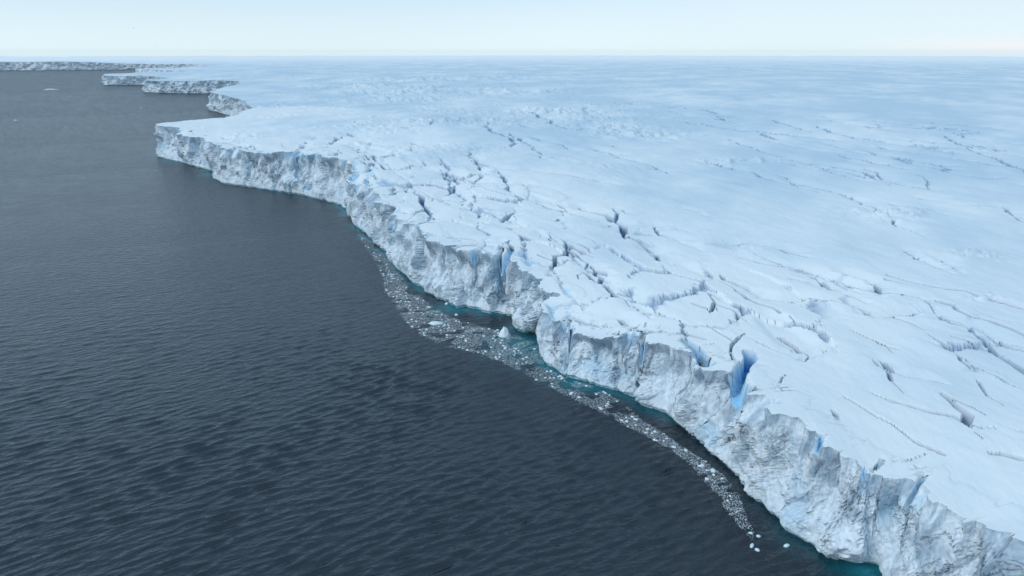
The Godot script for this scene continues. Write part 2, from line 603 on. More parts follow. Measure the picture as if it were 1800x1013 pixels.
	crack(2.2, 4, 0, [149.4, -187.7, 152.5, -186.0, 157.1, -185.1, 164.1, -181.9])
	crack(2.9, 4, 0, [311.1, -935.2, 323.6, -911.8, 343.1, -878.8])
	crack(3.2, 4, 0, [427.7, -1155.1, 417.8, -1034.0, 415.1, -972.4])
	crack(2.6, 4, 2, [-60.6, -463.8, -60.5, -486.0, -62.7, -524.2])
	crack(3.0, 11, 3, [78.8, -255.4, 78.9, -264.5, 78.9, -272.8, 79.0, -281.1])
	crack(3.0, 10, 3, [83.7, -224.9, 87.8, -236.4, 92.6, -248.9, 98.5, -259.9, 102.2, -266.8])
	crack(0.8, 4, 3, [96.4, -189.3, 98.1, -194.4])
	crack(0.7, 3, 3, [103.2, -175.3, 104.6, -178.9, 106.7, -181.9])
	# the brink breaks into slabs: slots that run in from the edge, and cracks that follow it
	for i in edge.size() - 1:
		var p := edge[i]
		var q := edge[i + 1]
		if p.length() > 980.0 or p.y > -110.0:
			continue
		if p.distance_to(Vector2(20, -345)) < 34.0 or p.y > -215.0 and rng.randf() < 0.75:
			continue
		var way := (q - p).normalized()
		var inward := Vector2(-way.y, way.x)
		var span := p.distance_to(q)
		var done := rng.randf_range(0.0, 12.0)
		while done < span:
			var big := rng.randf()
			var x := p + way * done - inward * 5.0
			var c := []
			var turn := inward.rotated(rng.randf_range(-0.6, 0.6))
			for k in rng.randi_range(3, 5):
				c.append_array([x.x, x.y])
				turn = turn.rotated(rng.randf_range(-0.5, 0.5))
				x += turn * rng.randf_range(3.0, 7.0) * (0.7 + big)
			crack((0.7 + 1.0 * big * big) * (0.6 + p.length() / 800.0), 3.0 + 5.0 * big, 2, c)
			if big > 0.35:
				var y := x
				var d := []
				var head := way.rotated(rng.randf_range(-0.4, 0.4)) * (1.0 if rng.randf() < 0.5 else -1.0)
				for k in rng.randi_range(3, 6):
					d.append_array([y.x, y.y])
					head = head.rotated(rng.randf_range(-0.45, 0.45))
					y += head * rng.randf_range(5.0, 10.0)
				crack(rng.randf_range(0.8, 1.6) * (0.6 + p.length() / 800.0), 4.0, 2 if rng.randf() < 0.6 else 0, d)
			done += rng.randf_range(9.0, 26.0) * (0.5 + p.length() / 600.0)
	# long crevasses, one behind another, along the drift of the ice
	for k in 46:
		var r := 300.0 + 1100.0 * pow(rng.randf(), 1.2)
		var a := rng.randf_range(-0.28, 0.7)
		var p := Vector2(r * sin(a), -r * cos(a))
		var heading := rng.randf_range(1.1, 1.42)
		var c := []
		for q in rng.randi_range(6, 12):
			c.append_array([p.x, p.y])
			heading = lerpf(heading, 1.25, 0.3) + rng.randf_range(-0.3, 0.3)
			p += Vector2(cos(heading), sin(heading)) * rng.randf_range(8.0, 18.0) * (0.5 + r / 800.0)
		crack(rng.randf_range(1.2, 2.4) * (0.5 + r / 900.0), rng.randf_range(3.0, 5.0), 0, c)
	# lesser cracks, scattered along the same drift of the ice
	for k in 150:
		var r := 260.0 + 1300.0 * pow(rng.randf(), 1.3)
		var a := rng.randf_range(-0.25, 0.75)
		var p := Vector2(r * sin(a), -r * cos(a))
		if n_big.get_noise_2d(p.x * 0.3, p.y * 0.3) < -0.05:
			continue
		var heading := rng.randf_range(1.05, 1.5)
		var c := []
		var n := rng.randi_range(3, 7)
		for q in n:
			c.append_array([p.x, p.y])
			heading += rng.randf_range(-0.35, 0.35)
			p += Vector2(cos(heading), sin(heading)) * rng.randf_range(5.0, 12.0) * (0.5 + r / 700.0)
		crack(rng.randf_range(0.9, 1.7) * (0.6 + r / 900.0), rng.randf_range(3.0, 5.0), 0 if rng.randf() < 0.75 else 2, c)
	var wave := noise(21, 120.0, 3)
	var swell := noise(22, 900.0, 3)
	var drift := noise(23, 26.0, 3)
	var lump := noise(24, 13.0, 3)
	var along := Vector2(0.36, 0.93)
	for i in nr:
		var r := rad[i]
		for j in nc:
			var at := i * nc + j
			if not inside[at] and near_edge[at] > 130.0:
				continue
			var p := Vector2(r * sin(azi[j]), -r * cos(azi[j]))
			var d := near_edge[at] if inside[at] else 0.0
			var h := base_height(p)
			var u := p.dot(along)
			var v := p.cross(along)
			var soft := clampf(d / 30.0, 0.35, 1.0)
			if r < 12000.0:
				h += soft * 2.4 * wave.get_noise_2d(u * 0.45, v)
				h += soft * 0.8 * drift.get_noise_2d(u * 0.5, v)
			h += 11.0 * swell.get_noise_2d(u * 0.4, v) * smoothstep(600.0, 3000.0, r)
			if r > 500.0 and r < 5000.0 and azi[j] < 0.35:
				var mask := smoothstep(0.0, 0.35, wave.get_noise_2d(p.x * 0.5 + 900.0, p.y * 0.5)) * smoothstep(500.0, 900.0, r) * (1.0 - smoothstep(0.1, 0.35, azi[j]))
				if mask > 0.0:
					h += soft * mask * 4.5 * absf(lump.get_noise_2d(u * 0.35, v * 0.55))
			# broken plates near the edge
			if r < 1000.0 and r > 230.0:
				var m := smoothstep(-0.30, 0.10, n_big.get_noise_2d(p.x * 0.35 + 700.0, p.y * 0.35))
				m *= 1.0 - smoothstep(80.0, 170.0, coarse_read(coarse_d, p))
				m *= smoothstep(235.0, 300.0, r) * (1.0 - smoothstep(750.0, 1000.0, r))
				if m > 0.01:
					h += m * 1.7 * n_plate.get_noise_2d(u * 0.5, v * 1.05)
					var gap := n_plate_edge.get_noise_2d(u * 0.5, v * 1.05) + 1.0
					var wide := 0.05 + 0.07 * maxf(0.0, 0.4 + n_mid.get_noise_2d(p.x * 0.5, p.y * 0.5))
					var open := m * (1.0 - smoothstep(0.0, wide * 1.25, gap)) * smoothstep(-0.25, 0.1, n_mid.get_noise_2d(p.x * 0.35 + 60.0, p.y * 0.35))
					h -= 2.4 * open
					blue[at] = maxf(blue[at], 0.75 * open)
			if r > 280.0 and r < 4000.0:
				for q in MOUNDS:
					var x := Vector2(p.x - q[0], p.y - q[1])
					var s: float = q[2]
					var dd := (x.x * x.x * 0.5 + x.y * x.y) / (s * s + 1.0)
					if dd < 4.0:
						var tall := minf(13.0, 2.5 + s * 0.11)
						h += tall * exp(-dd * 1.4) * maxf(0.0, 0.1 + 1.6 * lump.get_noise_2d(p.x * 0.6 * 60.0 / (s + 30.0), p.y * 0.9 * 60.0 / (s + 30.0)))
			high[at] = h - cut[at]


# height of the finished plateau at a point
func top_at(p: Vector2) -> float:
	var r := p.length()
	var a := azimuth(p)
	var i := clampi(rad.bsearch(r) - 1, 0, nr - 2)
	var j := clampi(azi.bsearch(a) - 1, 0, nc - 2)
	var fr := clampf((r - rad[i]) / (rad[i + 1] - rad[i]), 0.0, 1.0)
	var fa := clampf((a - azi[j]) / (azi[j + 1] - azi[j]), 0.0, 1.0)
	var at := i * nc + j
	var h00 := high[at]
	var h01 := high[at + 1]
	var h10 := high[at + nc]
	var h11 := high[at + nc + 1]
	if h00 == 0.0 or h01 == 0.0 or h10 == 0.0 or h11 == 0.0:
		return base_height(p)
	return lerpf(lerpf(h00, h01, fa), lerpf(h10, h11, fa), fr)


func blue_at(p: Vector2) -> float:
	var i := clampi(rad.bsearch(p.length()) - 1, 0, nr - 2)
	var j := clampi(azi.bsearch(azimuth(p)) - 1, 0, nc - 2)
	return blue[i * nc + j]


const SNOW := Color(0.80, 0.845, 0.86)
const CRUST := Color(0.55, 0.675, 0.76)
const CLEFT_ICE := Color(0.28, 0.60, 0.86)
const BLUE_SHADED_ICE := Color(0.06, 0.20, 0.40)  # blue ice, kept dark for the shade painted inside cracks
const CLIFF_ICE := Color(0.84, 0.89, 0.92)
const DUSTY_SHADED_ICE := Color(0.29, 0.385, 0.47)  # dusty ice, and the painted shade of the upper wall


func snow_material() -> StandardMaterial3D:
	var m := StandardMaterial3D.new()
	m.resource_name = "wind packed snow"
	m.vertex_color_use_as_albedo = true
	m.roughness = 0.85
	m.metallic_specular = 0.25
	m.heightmap_enabled = true
	m.heightmap_texture = relief(31, 0.012, 5)
	m.heightmap_scale = 22.0
	m.uv1_triplanar = true
	m.uv1_world_triplanar = true
	m.uv1_scale = Vector3(0.021, 0.03, 0.012)
	return m


func ice_material() -> StandardMaterial3D:
	var m := StandardMaterial3D.new()
	m.resource_name = "weathered glacier ice"
	var grain := relief(33, 0.02, 6)
	var ramp := Gradient.new()
	ramp.offsets = PackedFloat32Array([0.0, 0.38, 0.62, 1.0])
	ramp.colors = PackedColorArray([Color(0.72, 0.80, 0.87), Color(0.90, 0.935, 0.96), Color(1, 1, 1), Color(1, 1, 1)])
	grain.color_ramp = ramp
	m.albedo_texture = grain
	m.vertex_color_use_as_albedo = true
	m.roughness = 0.6
	m.metallic_specular = 0.35
	m.heightmap_enabled = true
	m.heightmap_texture = relief(32, 0.016, 6)
	m.heightmap_scale = 36.0
	m.uv1_triplanar = true
	m.uv1_world_triplanar = true
	m.uv1_scale = Vector3(0.03, 0.022, 0.03)
	return m


func relief(seed_: int, freq: float, octaves: int) -> NoiseTexture2D:
	var t := NoiseTexture2D.new()
	t.width = 1024
	t.height = 1024
	t.seamless = true
	var n := FastNoiseLite.new()
	n.seed = seed_
	n.frequency = freq
	n.fractal_octaves = octaves
	n.noise_type = FastNoiseLite.TYPE_SIMPLEX_SMOOTH
	t.noise = n
	return t


func mesh_of(v: PackedVector3Array, n: PackedVector3Array, c: PackedColorArray, idx: PackedInt32Array, uv := PackedVector2Array()) -> ArrayMesh:
	var a := []
	a.resize(Mesh.ARRAY_MAX)
	a[Mesh.ARRAY_VERTEX] = v
	a[Mesh.ARRAY_NORMAL] = n
	if c.size():
		a[Mesh.ARRAY_COLOR] = c
	if uv.size():
		a[Mesh.ARRAY_TEX_UV] = uv
	a[Mesh.ARRAY_INDEX] = idx
	var m := ArrayMesh.new()
	m.add_surface_from_arrays(Mesh.PRIMITIVE_TRIANGLES, a, [], {}, 0)
	return m


func put(called: String, m: Mesh, mat: Material, parent: Node3D) -> MeshInstance3D:
	var o := MeshInstance3D.new()
	o.name = called
	o.mesh = m
	o.material_override = mat
	parent.add_child(o, true)
	return o


func tag(o: Node3D, label: String, category: String, group := "") -> void:
	o.set_meta("label", label)
	o.set_meta("category", category)
	if group:
		o.set_meta("group", group)


func build_plateau_and_cliffs() -> void:
	var shelf := Node3D.new()
	shelf.name = "ice_shelf"
	add_child(shelf, true)
	tag(shelf, "vast flat-topped ice shelf with cracked snowy top and grey cliffs along the dark sea", "ice shelf")
	var snow := snow_material()
	var ice := ice_material()
	build_plateau(shelf, snow)
	build_cliffs(shelf, ice, snow)


func build_plateau(shelf: Node3D, snow: Material) -> void:
	var v := PackedVector3Array()
	var n := PackedVector3Array()
	var c := PackedColorArray()
	var idx := PackedInt32Array()
	var where := PackedInt32Array()
	where.resize(nr * nc)
	where.fill(-1)
	var use := PackedByteArray()
	use.resize(nr * nc)
	for i in nr:
		var lim := 7.0
		if rad[i] > 1150.0:
			lim = 7.0 + 62.0 * smoothstep(1150.0, 2600.0, rad[i])
		for j in nc:
			var at := i * nc + j
			use[at] = 1 if inside[at] and near_edge[at] > lim else 0
	for i in nr - 1:
		for j in nc - 1:
			var at := i * nc + j
			if not (use[at] and use[at + 1] and use[at + nc] and use[at + nc + 1]):
				continue
			for k: int in [at, at + 1, at + nc, at + nc + 1]:
				if where[k] < 0:
					where[k] = v.size()
					v.append(grid_point(k))
					n.append(grid_normal(k))
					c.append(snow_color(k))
			idx.append(where[at])
			idx.append(where[at + nc])
			idx.append(where[at + 1])
			idx.append(where[at + 1])
			idx.append(where[at + nc])
			idx.append(where[at + nc + 1])
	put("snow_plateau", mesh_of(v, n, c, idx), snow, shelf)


func grid_point(k: int) -> Vector3:
	var i := k / nc
	var j := k % nc
	return Vector3(rad[i] * sin(azi[j]), high[k], -rad[i] * cos(azi[j]))


func grid_normal(k: int) -> Vector3:
	var i := k / nc
	var j := k % nc
	var i0 := maxi(i - 1, 0)
	var i1 := mini(i + 1, nr - 1)
	var j0 := maxi(j - 1, 0)
	var j1 := mini(j + 1, nc - 1)
	var dr := (high[i1 * nc + j] - high[i0 * nc + j]) / (rad[i1] - rad[i0])
	var da := (high[i * nc + j1] - high[i * nc + j0]) / ((azi[j1] - azi[j0]) * rad[i])
	var a := azi[j]
	return Vector3(-dr * sin(a) - da * cos(a), 1.0, dr * cos(a) - da * sin(a)).normalized()


# fresh white snow near the broken edge, a bluer wind crust farther in
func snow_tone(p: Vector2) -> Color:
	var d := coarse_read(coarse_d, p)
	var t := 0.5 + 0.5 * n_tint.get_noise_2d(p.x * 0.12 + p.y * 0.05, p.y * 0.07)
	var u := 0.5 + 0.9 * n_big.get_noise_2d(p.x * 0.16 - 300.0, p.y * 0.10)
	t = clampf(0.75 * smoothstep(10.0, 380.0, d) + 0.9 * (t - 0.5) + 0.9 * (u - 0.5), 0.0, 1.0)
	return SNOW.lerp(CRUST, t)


func snow_color(k: int) -> Color:
	var i := k / nc
	var j := k % nc
	var p := Vector2(rad[i] * sin(azi[j]), -rad[i] * cos(azi[j]))
	var c := snow_tone(p)
	c = c.lerp(Color(0.93, 0.955, 0.965), smoothstep(3500.0, 13000.0, rad[i]))  # haze towards the horizon, painted into the far snow colour
	if blue[k] > 1.0:
		return Color(0.62, 0.80, 0.90).lerp(Color(0.09, 0.36, 0.68), smoothstep(1.0, 9.0, cut[k]))
	return c.lerp(BLUE_SHADED_ICE, blue[k] * 0.85)  # blue ice with the shade of crack walls painted in


# the cliffs: one strip along the coast, cut into lengths
func build_cliffs(shelf: Node3D, ice: Material, snow: Material) -> void:
	var cf := PackedVector2Array()
	var ct := PackedVector2Array()
	var cs := PackedFloat32Array()
	var knot_col := PackedInt32Array()
	var s := 0.0
	for i in foot.size() - 1:
		knot_col.append(cf.size())
		var far := (foot[i].length() + foot[i + 1].length()) * 0.5
		var slant := sqrt(far * far + 15000.0)
		var step := clampf(slant * 0.0017, 0.5, 14.0)
		if foot[i].y > -120.0:
			step = 2.0
		var n := maxi(1, int(ceil(maxf(foot[i].distance_to(foot[i + 1]), edge[i].distance_to(edge[i + 1])) / step)))
		for k in n:
			cf.append(foot[i].lerp(foot[i + 1], float(k) / n))
			ct.append(edge[i].lerp(edge[i + 1], float(k) / n))
	cf.append(foot[foot.size() - 1])
	ct.append(edge[edge.size() - 1])
	var cols := cf.size()
	# smooth the corners of the traced line a little, and the direction inland much more
	for pass_ in 6:
		var f2 := cf.duplicate()
		var t2 := ct.duplicate()
		for i in range(1, cols - 1):
			cf[i] = f2[i] * 0.5 + (f2[i - 1] + f2[i + 1]) * 0.25
			ct[i] = t2[i] * 0.5 + (t2[i - 1] + t2[i + 1]) * 0.25
	var inland := PackedVector2Array()
	inland.resize(cols)
	for i in cols:
		var slant := cf[i].length()
		var w := 9
		var a := maxi(0, i - w)
		var b := mini(cols - 1, i + w)
		var d := (cf[b] + ct[b]) - (cf[a] + ct[a])
		inland[i] = Vector2(-d.y, d.x).normalized()
	# three kinds of rows: below the sea, the wall, and the lip that runs in under the snow
	var rows_low := 2
	var rows_wall := 80
	var rows_lip := 12
	var rows := rows_low + rows_wall + rows_lip
	var P := PackedVector3Array()
	P.resize(cols * rows)
	var K := PackedColorArray()
	K.resize(cols * rows)
	for i in cols:
		var f := cf[i]
		var t := ct[i]
		var far := f.length()
		var nin := inland[i]
		var rough := 1.0 if far < 1300.0 else 1.6
		# where the upper edge ends up
		var hb := top_at(t)
		var q := Vector3(t.x, hb, t.y)
		var shove := edge_shove(q, rough)
		var tt := t - nin * shove
		var htop := top_at(tt)
		var bend := n_big.get_noise_2d(f.x * 1.3 + 50.0, f.y * 1.3)
		for k in rows_low + rows_wall:
			var u := float(k - rows_low) / (rows_wall - 1)
			var y := u * htop
			var flat := f
			if u < 0.0:
				y = u * 60.0
				flat = f - nin * (-u * 20.0)
			else:
				# sloping foot, steep or overhanging head
				var go := lerpf(u, smoothstep(0.0, 0.6, u) * (1.0 + 0.3 * sin(u * PI)), 0.55 + 0.4 * bend)
				flat = f.lerp(t, go)
			var x := Vector3(flat.x, y, flat.y)
			var fade := 1.0 - smoothstep(0.72, 1.0, u)
			var out := 0.0
			var un := clampf(u, 0.0, 1.0)
			out = lerpf(shove, wall_shove(x, rough), fade) if u > 0.72 else wall_shove(x, rough)
			out *= lerpf(0.35, 1.0, smoothstep(0.0, 0.3, un))
			# the sea has eaten a low notch into the foot
			out -= 1.5 * (1.0 - smoothstep(0.7, 1.6, y + 0.5 * n_mid.get_noise_2d(x.x, x.z)))
			flat = flat - nin * out
			if u >= 0.0 and u < 0.97:
				y += 0.5 * n_fine.get_noise_3d(x.x * 0.6, x.y * 0.6, x.z * 0.6 + 40.0) * smoothstep(0.0, 0.1, u)
			P[i * rows + k] = Vector3(flat.x, y, flat.y)
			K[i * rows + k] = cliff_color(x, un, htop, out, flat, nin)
		var lip_len := 17.0 if far < 1150.0 else 17.0 + 130.0 * smoothstep(1150.0, 2600.0, far)
		for k in rows_lip:
			var w := (k + 1.0) / rows_lip
			var pt := tt + nin * (lip_len * w * w)
			var h := top_at(pt) + 0.12
			if k == rows_lip - 1:
				h -= 1.2
			P[i * rows + rows_low + rows_wall + k] = Vector3(pt.x, h, pt.y)
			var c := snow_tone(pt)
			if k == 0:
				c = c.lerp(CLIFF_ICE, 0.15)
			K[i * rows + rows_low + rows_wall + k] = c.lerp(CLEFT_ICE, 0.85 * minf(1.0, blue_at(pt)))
	var N := PackedVector3Array()
	N.resize(cols * rows)
	for i in cols:
		var i0 := maxi(i - 1, 0) * rows
		var i1 := mini(i + 1, cols - 1) * rows
		for k in rows:
			var k0 := maxi(k - 1, 0)
			var k1 := mini(k + 1, rows - 1)
			var du := P[i1 + k] - P[i0 + k]
			var dv := P[i * rows + k1] - P[i * rows + k0]
			N[i * rows + k] = dv.cross(du).normalized()
	# lengths of cliff that the coast's corners part: the knots where one headland ends and the next begins
	var parts := [0, 36, 47, 75, 88, 102, 108, 113, 118, foot.size() - 1]
	knot_col.append(cols - 1)
	for q in parts.size() - 1:
		var c0 := knot_col[mini(parts[q], knot_col.size() - 1)]
		var c1 := knot_col[mini(parts[q + 1], knot_col.size() - 1)]
		if c1 <= c0:
			continue
		var idx := PackedInt32Array()
		var lip := PackedInt32Array()
		for i in c1 - c0:
			for k in rows - 1:
				var a := i * rows + k
				(idx if k < rows_low + rows_wall - 1 else lip).append_array([a, a + rows, a + 1, a + 1, a + rows, a + rows + 1])
		put("snow_brink", mesh_of(P.slice(c0 * rows, (c1 + 1) * rows), N.slice(c0 * rows, (c1 + 1) * rows), K.slice(c0 * rows, (c1 + 1) * rows), lip), snow, shelf)
		put("ice_cliff", mesh_of(P.slice(c0 * rows, (c1 + 1) * rows), N.slice(c0 * rows, (c1 + 1) * rows), K.slice(c0 * rows, (c1 + 1) * rows), idx), ice, shelf)


func edge_shove(x: Vector3, rough: float) -> float:
	var o := 3.0 * n_mid.get_noise_2d(x.x, x.z) + 2.6 * n_cell.get_noise_3d(x.x, 0.0, x.z) + 1.9 * n_cell2.get_noise_2d(x.x, x.z)
	return clampf(o * rough, -4.8 * rough, 5.5 * rough)


# how far the wall stands out at a point: bulges, flutes, broken facets
func wall_shove(x: Vector3, rough: float) -> float:
	var o := 8.0 * n_big.get_noise_3d(x.x, x.y * 0.8, x.z)
	o += 3.4 * n_mid.get_noise_3d(x.x, x.y * 0.7, x.z)
	o += 2.5 * (n_ridge.get_noise_3d(x.x, x.y * 0.28, x.z) - 0.1)
	o += 0.95 * (n_cell.get_noise_3d(x.x + 0.4, x.y * 0.25, x.z + 0.4) + n_cell.get_noise_3d(x.x - 0.4, x.y * 0.25, x.z - 0.4))
	o += 0.8 * n_cell2.get_noise_3d(x.x, x.y * 0.4, x.z)
	o += 0.4 * n_fine.get_noise_3d(x.x, x.y, x.z)
	var block := n_block.get_noise_3d(x.x + 0.8, x.y * 0.15, x.z) + n_block.get_noise_3d(x.x - 0.8, x.y * 0.15, x.z) + n_block.get_noise_3d(x.x, x.y * 0.15, x.z + 0.8) + n_block.get_noise_3d(x.x, x.y * 0.15, x.z - 0.8)
	o += 1.1 * block
	# clefts that split the face from top to bottom
	o -= 3.4 * smoothstep(0.5, 0.85, n_ridge.get_noise_3d(x.x * 0.9 + 400.0, x.y * 0.07, x.z * 0.9))
	# slumped aprons at the foot here and there
	o += 5.0 * maxf(0.0, n_big.get_noise_2d(x.x * 0.9 + 800.0, x.z * 0.9) + 0.1) * (1.0 - smoothstep(4.0, 20.0, x.y))
	return o * rough


func cliff_color(x: Vector3, u: float, h: float, out: float, flat: Vector2, nin: Vector2) -> Color:
	var c := CLIFF_ICE
	var dust_and_shade := n_tint.get_noise_3d(x.x, x.y * 0.6, x.z) * 0.9 + 0.5 * n_big.get_noise_3d(x.x * 1.5, x.y * 1.5 + 90.0, x.z * 1.5) + 0.35 * (u - 0.45)  # dusty patches, with painted shade growing towards the top
	var streak := n_mid.get_noise_3d(x.x * 2.2, x.y * 0.5, x.z * 2.2)
	var grime_and_shade := 0.64 * smoothstep(0.0, 0.42, dust_and_shade + 0.4 * streak + 0.22 * smoothstep(0.55, 0.95, u)) + 0.14 * smoothstep(0.12, 0.35, n_fine.get_noise_3d(x.x * 1.1, x.y * 0.7 + 33.0, x.z * 1.1))  # grime, plus shade of the steep upper wall painted into the colour
	c = c.lerp(Color(0.94, 0.95, 0.96), smoothstep(2500.0, 5500.0, flat.length()))  # distant haze painted in: far cliff ice turns paler
	grime_and_shade *= lerpf(1.0, 0.3, smoothstep(2500.0, 5500.0, flat.length()))  # the painted haze also weakens the dark patches far off
	c = c.lerp(DUSTY_SHADED_ICE, minf(grime_and_shade, 0.95))
	var b := n_mid.get_noise_3d(x.x * 0.5 + 200.0, x.y * 0.3, x.z * 0.5)
	c = c.lerp(Color(0.45, 0.68, 0.82), 0.5 * smoothstep(0.14, 0.45, b))
	c = c.lerp(Color(0.80, 0.84, 0.85), 0.4 * (1.0 - smoothstep(0.05, 0.25, u)))
	var wet := x.y + 0.7 * n_mid.get_noise_2d(x.x, x.z)
	c = c.lerp(Color(0.30, 0.46, 0.50), 0.7 * (1.0 - smoothstep(0.5, 1.3, wet)))
	var inner := blue_at(flat + nin * 2.0)
	c = c.lerp(CLEFT_ICE, 0.45 * minf(inner, 1.0) * smoothstep(0.74, 0.95, u))
	return c


const BRASH_MID := [-132, -582, -107, -523, -87, -471, -76, -434, -59, -397, -45, -373, -29, -356, -12, -348, 2, -335, 13, -319, 23, -301, 34, -287, 44, -275, 51, -262, 59, -251, 66, -240, 71, -231, 75, -220, 77, -210, 77, -200, 78, -191, 78, -182]
const BRASH_HALF := [2.5, 5, 7, 9.5, 12, 16, 18, 18, 17, 14, 10, 9, 8, 5.5, 4.2, 3.4, 3.8, 4.8, 4.8, 3.4, 2.2, 1.8]


# the sea: a sheet from under the camera to the horizon, with real waves near by
func build_sea() -> void:
	var sea := Node3D.new()
	var wr := PackedFloat32Array()
	var r := 60.0
	while r < 1500.0:
		wr.append(r)
		r += clampf(0.0018 * (r * r + 22500.0) / 150.0, 0.4, 1e9)
	while r < 12000.0:
		wr.append(r)
		r *= 1.03
	while r < 17000.0:
		wr.append(r)
		r *= 1.2
	wr.append(18500.0)
	var wa := PackedFloat32Array()
	var a := deg_to_rad(-62.0)
	while a < deg_to_rad(62.0):
		wa.append(a)
		a += 0.0026 if a > -0.72 and a < 0.72 else 0.012
	var rows := wr.size()
	var cols := wa.size()
	# distance to the foot of the cliff, on this grid
	var shore := PackedFloat32Array()
	shore.resize(rows * cols)
	shore.fill(99.0)
	for i in foot.size() - 1:
		var p := foot[i]
		var q := foot[i + 1]
		if p.length() > 1700.0 or p.y > 30.0:
			continue
		var reach := 26.0
		var e := q - p
		var ee := maxf(e.length_squared(), 1e-6)
		var close := Geometry2D.get_closest_point_to_segment(Vector2.ZERO, p, q).length()
		var lo := close - reach
		var hi := maxf(p.length(), q.length()) + reach
		var w := asin(clampf(reach / close, 0.0, 1.0))
		var j0 := clampi(wa.bsearch(minf(azimuth(p), azimuth(q)) - w), 0, cols - 1)
		var j1 := clampi(wa.bsearch(maxf(azimuth(p), azimuth(q)) + w), 0, cols - 1)
		for k in range(clampi(wr.bsearch(lo), 0, rows - 1), clampi(wr.bsearch(hi), 0, rows - 1) + 1):
			for j in range(j0, j1 + 1):
				var x := Vector2(wr[k] * sin(wa[j]), -wr[k] * cos(wa[j])) - p
				var t := clampf(x.dot(e) / ee, 0.0, 1.0)
				var d := (x - e * t).length()
				if d < shore[k * cols + j]:
					shore[k * cols + j] = d
	# crushed ice damps the waves where it drifts
	var damp := PackedFloat32Array()
	damp.resize(rows * cols)
	for i in BRASH_HALF.size() - 1:
		var p0 := Vector2(BRASH_MID[i * 2], BRASH_MID[i * 2 + 1])
		var p1 := Vector2(BRASH_MID[i * 2 + 2], BRASH_MID[i * 2 + 3])
		var n0 := maxi(1, int(p0.distance_to(p1) / 6.0))
		for q in n0:
			var p := p0.lerp(p1, float(q) / n0)
			var reach := lerpf(BRASH_HALF[i], BRASH_HALF[i + 1], float(q) / n0) * 1.5 + 3.0
			var close := p.length()
			var w := reach / close
			for k in range(clampi(wr.bsearch(close - reach), 0, rows - 1), clampi(wr.bsearch(close + reach), 0, rows - 1) + 1):
				for j in range(clampi(wa.bsearch(azimuth(p) - w), 0, cols - 1), clampi(wa.bsearch(azimuth(p) + w), 0, cols - 1) + 1):
					var d := Vector2(wr[k] * sin(wa[j]), -wr[k] * cos(wa[j])).distance_to(p) / reach
					if d < 1.0:
						damp[k * cols + j] = maxf(damp[k * cols + j], 1.0 - smoothstep(0.5, 1.0, d))
	# waves run before the wind, crests lying near one direction
	var g := RandomNumberGenerator.new()
	g.seed = 5
	var kx := PackedFloat32Array()
	var kz := PackedFloat32Array()
	var amp := PackedFloat32Array()
	var ph := PackedFloat32Array()
	var wl := PackedFloat32Array()
	for i in 22:
		var length := 2.9 * pow(1.072, i)
		var turn := deg_to_rad(62.0 + g.randfn(0.0, 13.0))
		kx.append(cos(turn) * TAU / length)
		kz.append(sin(turn) * TAU / length)
		amp.append(length * 0.0185 * exp(-pow(log(length / 4.5) / 0.42, 2.0)) + length * 0.0022)
		ph.append(g.randf() * TAU)
		wl.append(length)
	var gust := noise(51, 90.0, 3)
	var v := PackedVector3Array()
	var n := PackedVector3Array()
	var c := PackedColorArray()
	var uv := PackedVector2Array()
	v.resize(rows * cols)
	n.resize(rows * cols)
	c.resize(rows * cols)
	uv.resize(rows * cols)
	var deep := Color(0.0085, 0.016, 0.0255)
	var teal := Color(0.006, 0.19, 0.235)
	for i in rows:
		var rr := wr[i]
		var dr := wr[mini(i + 1, rows - 1)] - wr[maxi(i - 1, 0)]
		for j in cols:
			var x := rr * sin(wa[j])
			var z := -rr * cos(wa[j])
			var at := i * cols + j
			var y := 0.0
			var sx := 0.0
			var sz := 0.0
			var sh := shore[at]
			if rr < 1400.0 and rr > 110.0:
				var calm := (0.85 + 0.9 * gust.get_noise_2d(x * 0.7, z * 0.7)) * lerpf(0.3, 1.0, smoothstep(2.0, 24.0, sh)) * (1.0 - 0.92 * damp[at])
				for k in 22:
					var f := clampf(2.2 - dr * 2.4 / wl[k], 0.0, 1.0) * calm
					if f <= 0.0:
						continue
					var t := kx[k] * x + kz[k] * z + ph[k]
					var sn := sin(t)
					var am := amp[k] * f
					y += am * sn
					var cs := cos(t) * am * (1.0 + 0.5 * sn)
					sx += kx[k] * cs
					sz += kz[k] * cs
			if rr > 160.0:
				# gusts and slicks tilt the surface a little over wider patches
				var far_part := smoothstep(160.0, 900.0, rr) * (1.0 - damp[at])
				var su := (x * 0.88 - z * 0.47)
				var sv := (x * 0.47 + z * 0.88)
				var tilt := 0.05 * far_part * gust.get_noise_2d(su * 1.4, sv * 4.5) + 0.035 * smoothstep(900.0, 3000.0, rr) * gust.get_noise_2d(su * 0.14, sv * 0.5 + 500.0)
				sx += tilt * 0.47
				sz += tilt * 0.88
				# far off, where single waves are too small to model, each point still has its own slope
				var chop := 0.028 * smoothstep(450.0, 1800.0, rr)
				sx += chop * g.randfn()
				sz += chop * g.randfn()
			v[at] = Vector3(x, y, z)
			n[at] = Vector3(-sx, 1.0, -sz).normalized()
			var under := 0.0
			if sh < 26.0:
				var m := n_mid.get_noise_2d(x * 0.35 + 20.0, z * 0.35)
				var rich := smoothstep(-0.22, 0.18, n_big.get_noise_2d(x * 0.8 - 120.0, z * 0.8 + 60.0))
				under = lerpf(0.12, 0.8, rich) * lerpf(1.0, 0.3, smoothstep(-300.0, -250.0, z)) * exp(-maxf(0.0, sh - 1.5) / maxf(0.9, 4.0 + 8.0 * m))
			c[at] = deep.lerp(teal, under)
			uv[at] = Vector2((x * 0.88 - z * 0.47) / 280.0, (x * 0.47 + z * 0.88) / 110.0)
